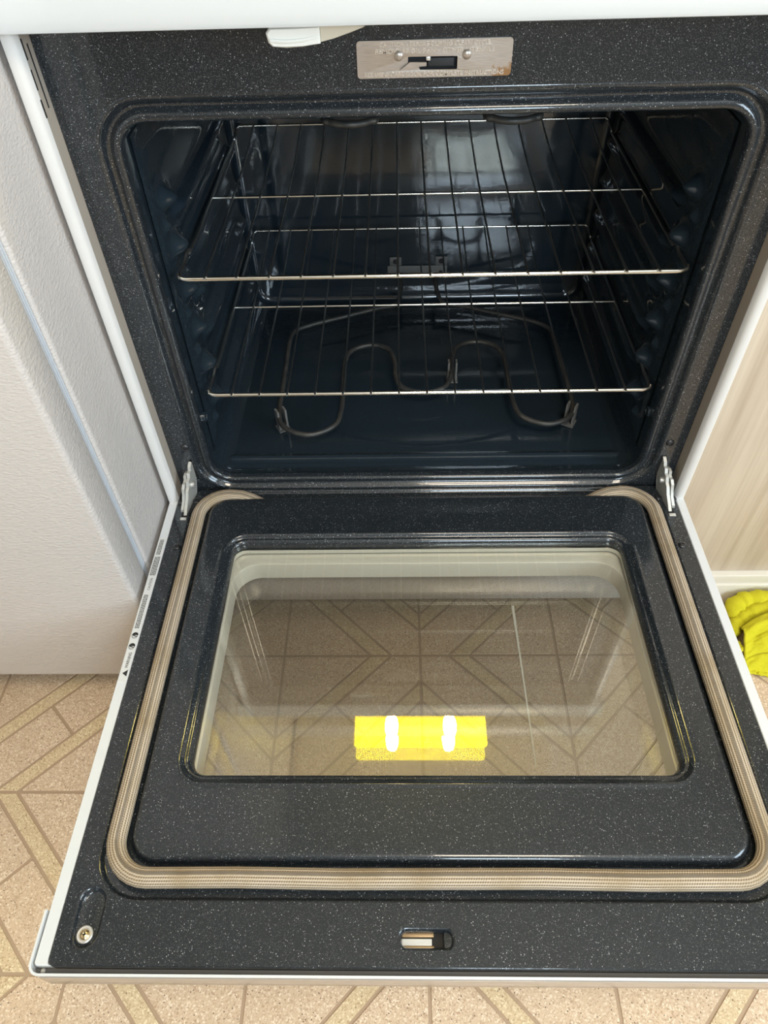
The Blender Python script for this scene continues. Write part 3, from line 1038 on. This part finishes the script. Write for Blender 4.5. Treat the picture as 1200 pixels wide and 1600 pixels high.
b.add([(lx0 + 0.0090, -0.3165, zz), (lx0 + 0.0090, -0.3075, zz), (lx0 + 0.0030, -0.3120, zz)], [(0, 1, 2)])
text_geo(b, 'WARNING', 0.0056, lab(lx0 + 0.0078, -0.3050), 0.0215, 0, 'LEFT')
for yc in (-0.2745, -0.2585):
    c0 = (lx0 + 0.0050, yc)
    rr = 0.0038
    ring_o = [(c0[0] + rr * math.cos(a * PI / 12), c0[1] + rr * 1.15 * math.sin(a * PI / 12)) for a in range(24)]
    ring_i = [(c0[0] + rr * 0.84 * math.cos(a * PI / 12), c0[1] + rr * 0.97 * math.sin(a * PI / 12)) for a in range(24)]
    b.loft([tp(ring_o, zz), tp(ring_i, zz)])
    hd = [(c0[0] + rr * math.cos(a * PI / 12), c0[1] + 0.0002 + rr * 1.1 * math.sin(a * PI / 12)) for a in range(0, 13)]
    b.add([(p[0] + 0.0004, p[1], zz) for p in hd], [tuple(range(13))])
    b.add([(c0[0] - 0.0026, c0[1] - 0.0006, zz), (c0[0] + 0.0030, c0[1] - 0.0026, zz), (c0[0] + 0.0030, c0[1] - 0.0014, zz), (c0[0] - 0.0026, c0[1] + 0.0008, zz)], [(0, 1, 2, 3)])
text_geo(b, 'CAUTION', 0.0048, lab(lx0 + 0.0072, -0.1885), 0.0195, 0, 'LEFT')
# the finest print is not legible in the photograph: broken hairlines
for y0, y1, rows in ((-0.2480, -0.1960, (0.0022, 0.0042, 0.0062)), (-0.1640, -0.1320, (0.0018, 0.0038, 0.0058, 0.0078)), (-0.1280, -0.1010, (0.0022, 0.0042, 0.0062))):
    for rx_ in rows:
        y = y0
        while y < y1:
            ln = random.uniform(0.0012, 0.0040)
            b.add([(lx0 + rx_, y, zz), (lx0 + rx_ + 0.0011, y, zz), (lx0 + rx_ + 0.0011, min(y + ln, y1), zz), (lx0 + rx_, min(y + ln, y1), zz)], [(0, 1, 2, 3)])
            y += ln + 0.0006
b.build('sticker_print', M['ink'], door, smooth=0)

# hinges
for s in (-1, 1):
    xh = -0.3400 if s < 0 else 0.3425
    lean = -0.008 if s < 0 else 0.008

    def hinge_plate(dx, wd, poly):
        mb = MB()

        def px(p, e):
            k = min(1.0, max(0.0, -p[0] / 0.05))
            return (xh + dx + lean * k + e, p[0], p[1])
        mb.loft([[px(p, -wd / 2) for p in poly], [px(p, wd / 2) for p in poly]], True, True, True)
        return mb
    arm = [(0.012, 0.055), (0.000, 0.0545), (-0.006, 0.050), (-0.0085, 0.045), (-0.013, 0.044), (-0.0165, 0.038), (-0.022, 0.036), (-0.026, 0.028), (-0.031, 0.025), (-0.037, 0.016), (-0.046, 0.008), (-0.056, 0.001), (-0.056, -0.004), (-0.012, -0.004), (-0.004, 0.010), (0.004, 0.024), (0.012, 0.035)]
    hg_ = hinge_plate(0, 0.0044, arm).build('hinge', M['zinc'], oven, smooth=25)
    arm2 = [(-0.004, 0.040), (-0.010, 0.0415), (-0.0150, 0.0400), (-0.0170, 0.0345), (-0.0200, 0.0330), (-0.0245, 0.0330), (-0.0300, 0.0280), (-0.0330, 0.0200), (-0.038, 0.0120), (-0.048, 0.004), (-0.050, -0.004), (-0.020, -0.004), (-0.008, 0.014)]
    hinge_plate(-0.0055 if s < 0 else 0.0062, 0.0040, arm2).build('hinge_link', M['zinc'], hg_, smooth=25)
    MB().disc((xh + (-0.008 if s < 0 else 0.008), -0.016, 0.024), (1, 0, 0), [(0.0042, -0.002), (0.0042, 0.011 if s < 0 else -0.011), (0.002, 0.012 if s < 0 else -0.012)], 14).build('hinge_rivet', M['washer'], hg_)
    xd = -0.3495 if s < 0 else 0.3520
    MB().box(xd - 0.0042, xd + 0.0042, -0.0600, -0.0100, -0.0002, 0.0003).build('hinge_slot', M['black'], door, smooth=0)
    MB().box(xd - 0.0045, xd + 0.0045, -0.0650, -0.0600, -0.0002, 0.0012, 0.0004).build('slot_lip', M['washer'], door)

# ------------------------------------------------------------------ racks
RK = 0.038


def make_rack(z, label):
    root = thing('oven_rack', (0.003, 0.25, z), label, 'oven rack', 'wire racks in the oven')
    xl, xr = -0.2965, 0.3035
    yf, ym, yb, up = 0.0270, 0.2470, 0.4700, 0.0160
    # front bar, slightly flattened, ends tucked upward
    fb = catmull([(xl - 0.0005, yf + 0.006, z + 0.003), (xl + 0.006, yf + 0.001, z), (xl + 0.05, yf, z - 0.0002), (0.0, yf, z - 0.0002), (xr - 0.05, yf, z - 0.0002), (xr - 0.006, yf + 0.001, z), (xr + 0.0005, yf + 0.006, z + 0.003)], 4)
    MB().tube(fb, 0.0030, 10).build('front_bar', M['chrome'], root, smooth=60)
    MB().tube([(xl + 0.002, ym, z), (xr - 0.002, ym, z)], 0.0020, 8).build('cross_bar', M['chrome'], root, smooth=60)
    MB().tube([(xl + 0.010, yb, z + up), (xr - 0.010, yb, z + up)], 0.0020, 8).build('back_bar', M['chrome'], root, smooth=60)
    for x, s in ((xl, 1), (xr, -1)):
        p = [(x + s * 0.001, yf + 0.004, z + 0.001), (x - s * 0.001, yf + 0.018, z + 0.0), (x, yf + 0.040, z + 0.001), (x + s * 0.001, yf + 0.055, z + 0.006), (x + s * 0.001, yf + 0.066, z + 0.003), (x + s * 0.001, yf + 0.075, z), (x + s * 0.001, ym, z), (x + s * 0.001, yb - 0.035, z), (x + s * 0.002, yb - 0.018, z + 0.003), (x + s * 0.005, yb - 0.004, z + 0.013), (x + s * 0.010, yb, z + up)]
        MB().tube(catmull(p, 4), 0.0023, 8).build('side_rod', M['wire'], root, smooth=60)
    wm = None
    for i in range(15):
        x = 0.0026 + (i - 7) * RK
        if wm is None:
            p = [(0, yf - 0.0005, z + 0.0020), (0, yf + 0.003, z + 0.0040), (0, yf + 0.012, z + 0.0036), (0, ym + 0.04, z + 0.0034), (0, yb - 0.10, z + 0.0075), (0, yb - 0.05, z + 0.0115), (0, yb - 0.002, z + up + 0.001)]
            o = MB().tube(catmull(p, 4), 0.00135, 8).build('rack_wire', M['wire'], root, smooth=60)
            wm = o.data
        else:
            o = link('rack_wire', wm, root)
        o.location = (x, 0, 0)
        b_ = MB().disc((x, yf - 0.0003, z + 0.0022), (0, 0, 1), [(0.0006, -0.001), (0.0021, 0.0), (0.0023, 0.0009), (0.0015, 0.0022), (0.0004, 0.0026)], 8)
        b_.build('weld_bead', M['chrome'], o)
    return root


rk = make_rack(0.3275, 'upper chrome wire oven rack, the higher of the two in the open oven')


def copy_tree(o, parent=None):
    c = o.copy()
    COL.objects.link(c)
    if parent is not None:
        c.parent = parent
        c.matrix_parent_inverse = o.matrix_parent_inverse.copy()
    for ch in o.children:
        copy_tree(ch, c)
    return c


kids = list(rk.children)
rk2 = rk.copy()
COL.objects.link(rk2)
for k in kids:
    copy_tree(k, rk2)
rk2.location = (0.003, 0.25, 0.1545)
rk2['label'] = 'lower chrome wire oven rack, just above the curled bake element'

# ------------------------------------------------------------------ fridge on the left
fx1 = -0.386
fr_ = thing('refrigerator', (-0.76, 0.12, FLOOR), 'white leather-grained refrigerator standing close beside the oven', 'refrigerator')
MB().box(-1.15, fx1, -0.138, 0.60, FLOOR + 0.075, 1.42, 0.006).build('body', M['fridge'], fr_)
MB().box(-1.15, fx1, -0.2005, -0.1505, FLOOR + 0.075, 1.42, 0.007).build('door', M['fridge'], fr_)
b = MB().box(-1.14, fx1 - 0.006, -0.151, -0.137, FLOOR + 0.085, 1.41)
for y in (-0.1485, -0.1445, -0.1405):
    b.tube([(fx1 - 0.005, y, FLOOR + 0.085), (fx1 - 0.005, y, 1.41)], 0.0021, 8)
b.build('door_gasket', M['fridge_gasket'], fr_)
MB().box(-1.14, fx1 - 0.01, -0.10, 0.58, FLOOR, FLOOR + 0.075).build('kick_grille', M['rubber'], fr_, smooth=0)

# ------------------------------------------------------------------ cabinet on the right
cb = thing('base_cabinet', (0.80, 0.28, FLOOR), 'light wood laminate base cabinet with cream toe board, beside the yellow cloth', 'cabinet')
MB().box(0.386, 1.25, -0.0065, 0.012, -0.2050, 0.60, 0.001).build('front_panel', M['wood'], cb)
MB().box(0.386, 1.25, 0.0125, 0.63, -0.2050, 0.60).build('carcass', M['wood'], cb, smooth=0)
MB().box(0.386, 1.25, -0.0172, 0.05, -0.2250, -0.2055, 0.0012).build('bottom_rail', M['paint'], cb)
MB().box(0.386, 1.25, -0.0215, 0.05, FLOOR, -0.2255, 0.0012).build('toe_board', M['paint'], cb)

# ------------------------------------------------------------------ yellow cloth
def cloth_pt(u, v_):
    # the upper flap: u to the east, v from the rolled top edge towards the camera
    slant = 0.030 * (1 - u) ** 3
    x = 0.524 + 0.20 * u - 0.016 * v_ * (1 - u) ** 2 + 0.012 * v_ * (1 - u) ** 4
    y = -0.064 - slant - (0.098 - slant) * v_
    hgt = 0.052 * (1 - v_ ** 1.7) + 0.010 * math.exp(-((v_ - 0.12) / 0.12) ** 2)
    hgt *= 0.55 + 0.45 * sstep(0.0, 0.22, u)
    wr = 0.0030 * math.sin(u * 21 + v_ * 5) * math.exp(-((v_ - 0.25) / 0.3) ** 2) + 0.005 * noise.noise(Vector((u * 7, v_ * 6, 0.3))) + 0.0022 * noise.noise(Vector((u * 19, v_ * 15, 2.1)))
    crease = -0.0035 * math.exp(-((v_ - 0.66 - 0.09 * u) / 0.03) ** 2)
    ruffle = 0.0030 * math.sin(u * 75) * sstep(0.86, 1.0, v_)
    y += 0.004 * noise.noise(Vector((u * 5, v_ * 5, 5.0))) + 0.003 * math.sin(u * 30) * sstep(0.8, 1, v_)
    return Vector((x, y, FLOOR + 0.0035 + max(0.0, hgt + wr + crease) + abs(ruffle)))


def cloth_pt2(u, v_):
    return cloth_pt(u, v_)


mb = MB()
def lump(pts, r, ph):
    p = catmull(pts, 8)
    n = len(p)
    rad = [r * (0.35 + 0.65 * math.sin(PI * min(1, (k + 1) / 9) / 2)) * (1 + 0.10 * math.sin(k * 0.9 + ph) + 0.06 * math.sin(k * 2.3 + ph)) for k in range(n)]
    mb.tube(p, rad, 16)


lump([(0.527, -0.066, FLOOR + 0.022), (0.531, -0.050, FLOOR + 0.031), (0.548, -0.043, FLOOR + 0.036), (0.575, -0.043, FLOOR + 0.040), (0.62, -0.045, FLOOR + 0.041), (0.70, -0.05, FLOOR + 0.030)], 0.0155, 0.4)
lump([(0.512, -0.098, FLOOR + 0.012), (0.520, -0.084, FLOOR + 0.016), (0.531, -0.074, FLOOR + 0.024), (0.545, -0.067, FLOOR + 0.034), (0.57, -0.062, FLOOR + 0.044), (0.62, -0.060, FLOOR + 0.045)], 0.0105, 2.0)
lump([(0.505, -0.110, FLOOR + 0.010), (0.514, -0.116, FLOOR + 0.012), (0.520, -0.125, FLOOR + 0.010)], 0.0095, 1.0)
nu, nv = 90, 80
topv = [cloth_pt(i / nu, j / nv) for j in range(nv + 1) for i in range(nu + 1)]
fs = [(j * (nu + 1) + i, j * (nu + 1) + i + 1, (j + 1) * (nu + 1) + i + 1, (j + 1) * (nu + 1) + i) for j in range(nv) for i in range(nu)]
mb.add(topv, fs)
cloth = mb.build('cleaning_cloth', M['cloth'], None, smooth=180)
sm = cloth.modifiers.new('thickness', 'SOLIDIFY')
sm.thickness = 0.0035
sm.offset = 0
tag(cloth, 'crumpled yellow microfibre cloth on the floor against the cabinet toe board', 'cloth')
seam = [cloth_pt(0.03 + 0.26 * k / 30, 0.663 + 0.023 * k / 30) + Vector((0, 0, 0.0022)) for k in range(31)]
MB().tube(seam, 0.0009, 6).build('seam', M['cloth_seam'], cloth)
hem_ = [cloth_pt(k / 60, 0.985) + Vector((0, -0.001, 0.001)) for k in range(61)]
MB().tube(hem_, [0.0032 + 0.0008 * math.sin(k * 2.1) for k in range(61)], 8).build('hem', M['cloth'], cloth)

# ------------------------------------------------------------------ what the glass reflects
hood = thing('range_hood', (0.02, 0.36, 1.352), 'cream range hood over the oven with a lit yellow lens', 'range hood')
b = MB()
pf = [(0.06, 1.352), (0.65, 1.352), (0.65, 1.50), (0.20, 1.50), (0.055, 1.40)]
b.loft([[(x, y, z) for y, z in pf] for x in (-0.375, 0.415)], True, True, True)
b.build('canopy', M['hood'], hood, smooth=0)
ln_ = MB()
lp = rrect(-0.188, 0.228, 0.196, 0.3125, 0.012, 5)
ln_.loft([tp(lp, 1.3515), tp(lp, 1.3485), tp(rrect(-0.185, 0.225, 0.199, 0.3095, 0.010, 5), 1.3470)], True, True, True)
ln_.build('lens', M['lens'], hood)
for x in (-0.071, 0.113):
    MB().disc((x, 0.262, 1.3425), (0, 1, 0), [(0.002, -0.040), (0.014, -0.035), (0.020, -0.020), (0.022, 0.0), (0.020, 0.020), (0.014, 0.035), (0.002, 0.040)], 14).build('bulb', M['bulb'], hood)
for x0, x1, lb in ((-1.15, -0.385, 'light wood wall cabinet above the refrigerator'), (0.425, 1.25, 'light wood wall cabinet above the base cabinet')):
    wc = thing('wall_cabinet', ((x0 + x1) / 2, 0.5, 1.5 if x0 < 0 else 1.1), lb, 'cabinet')
    z0 = 1.5 if x0 < 0 else 1.1
    MB().box(x0, x1, 0.345, 0.655, z0, 2.08).build('carcass', M['wood'], wc, smooth=0)
    xm = (x0 + x1) / 2
    for a_, c_ in ((x0 + 0.004, xm - 0.002), (xm + 0.002, x1 - 0.004)):
        MB().box(a_, c_, 0.325, 0.344, z0 + 0.004, 2.076, 0.002).build('door', M['wood'], wc)
cl = thing('ceiling_lamp', (0.35, -1.05, CEIL - 0.001), 'square flush ceiling lamp over the kitchen floor', 'lamp')
MB().box(0.05, 0.65, -1.35, -0.75, CEIL - 0.045, CEIL - 0.001, 0.004).build('lamp_frame', M['white'], cl)
MB().box(0.075, 0.625, -1.325, -0.775, CEIL - 0.060, CEIL - 0.045, 0.004).build('diffuser', M['diffuser'], cl)
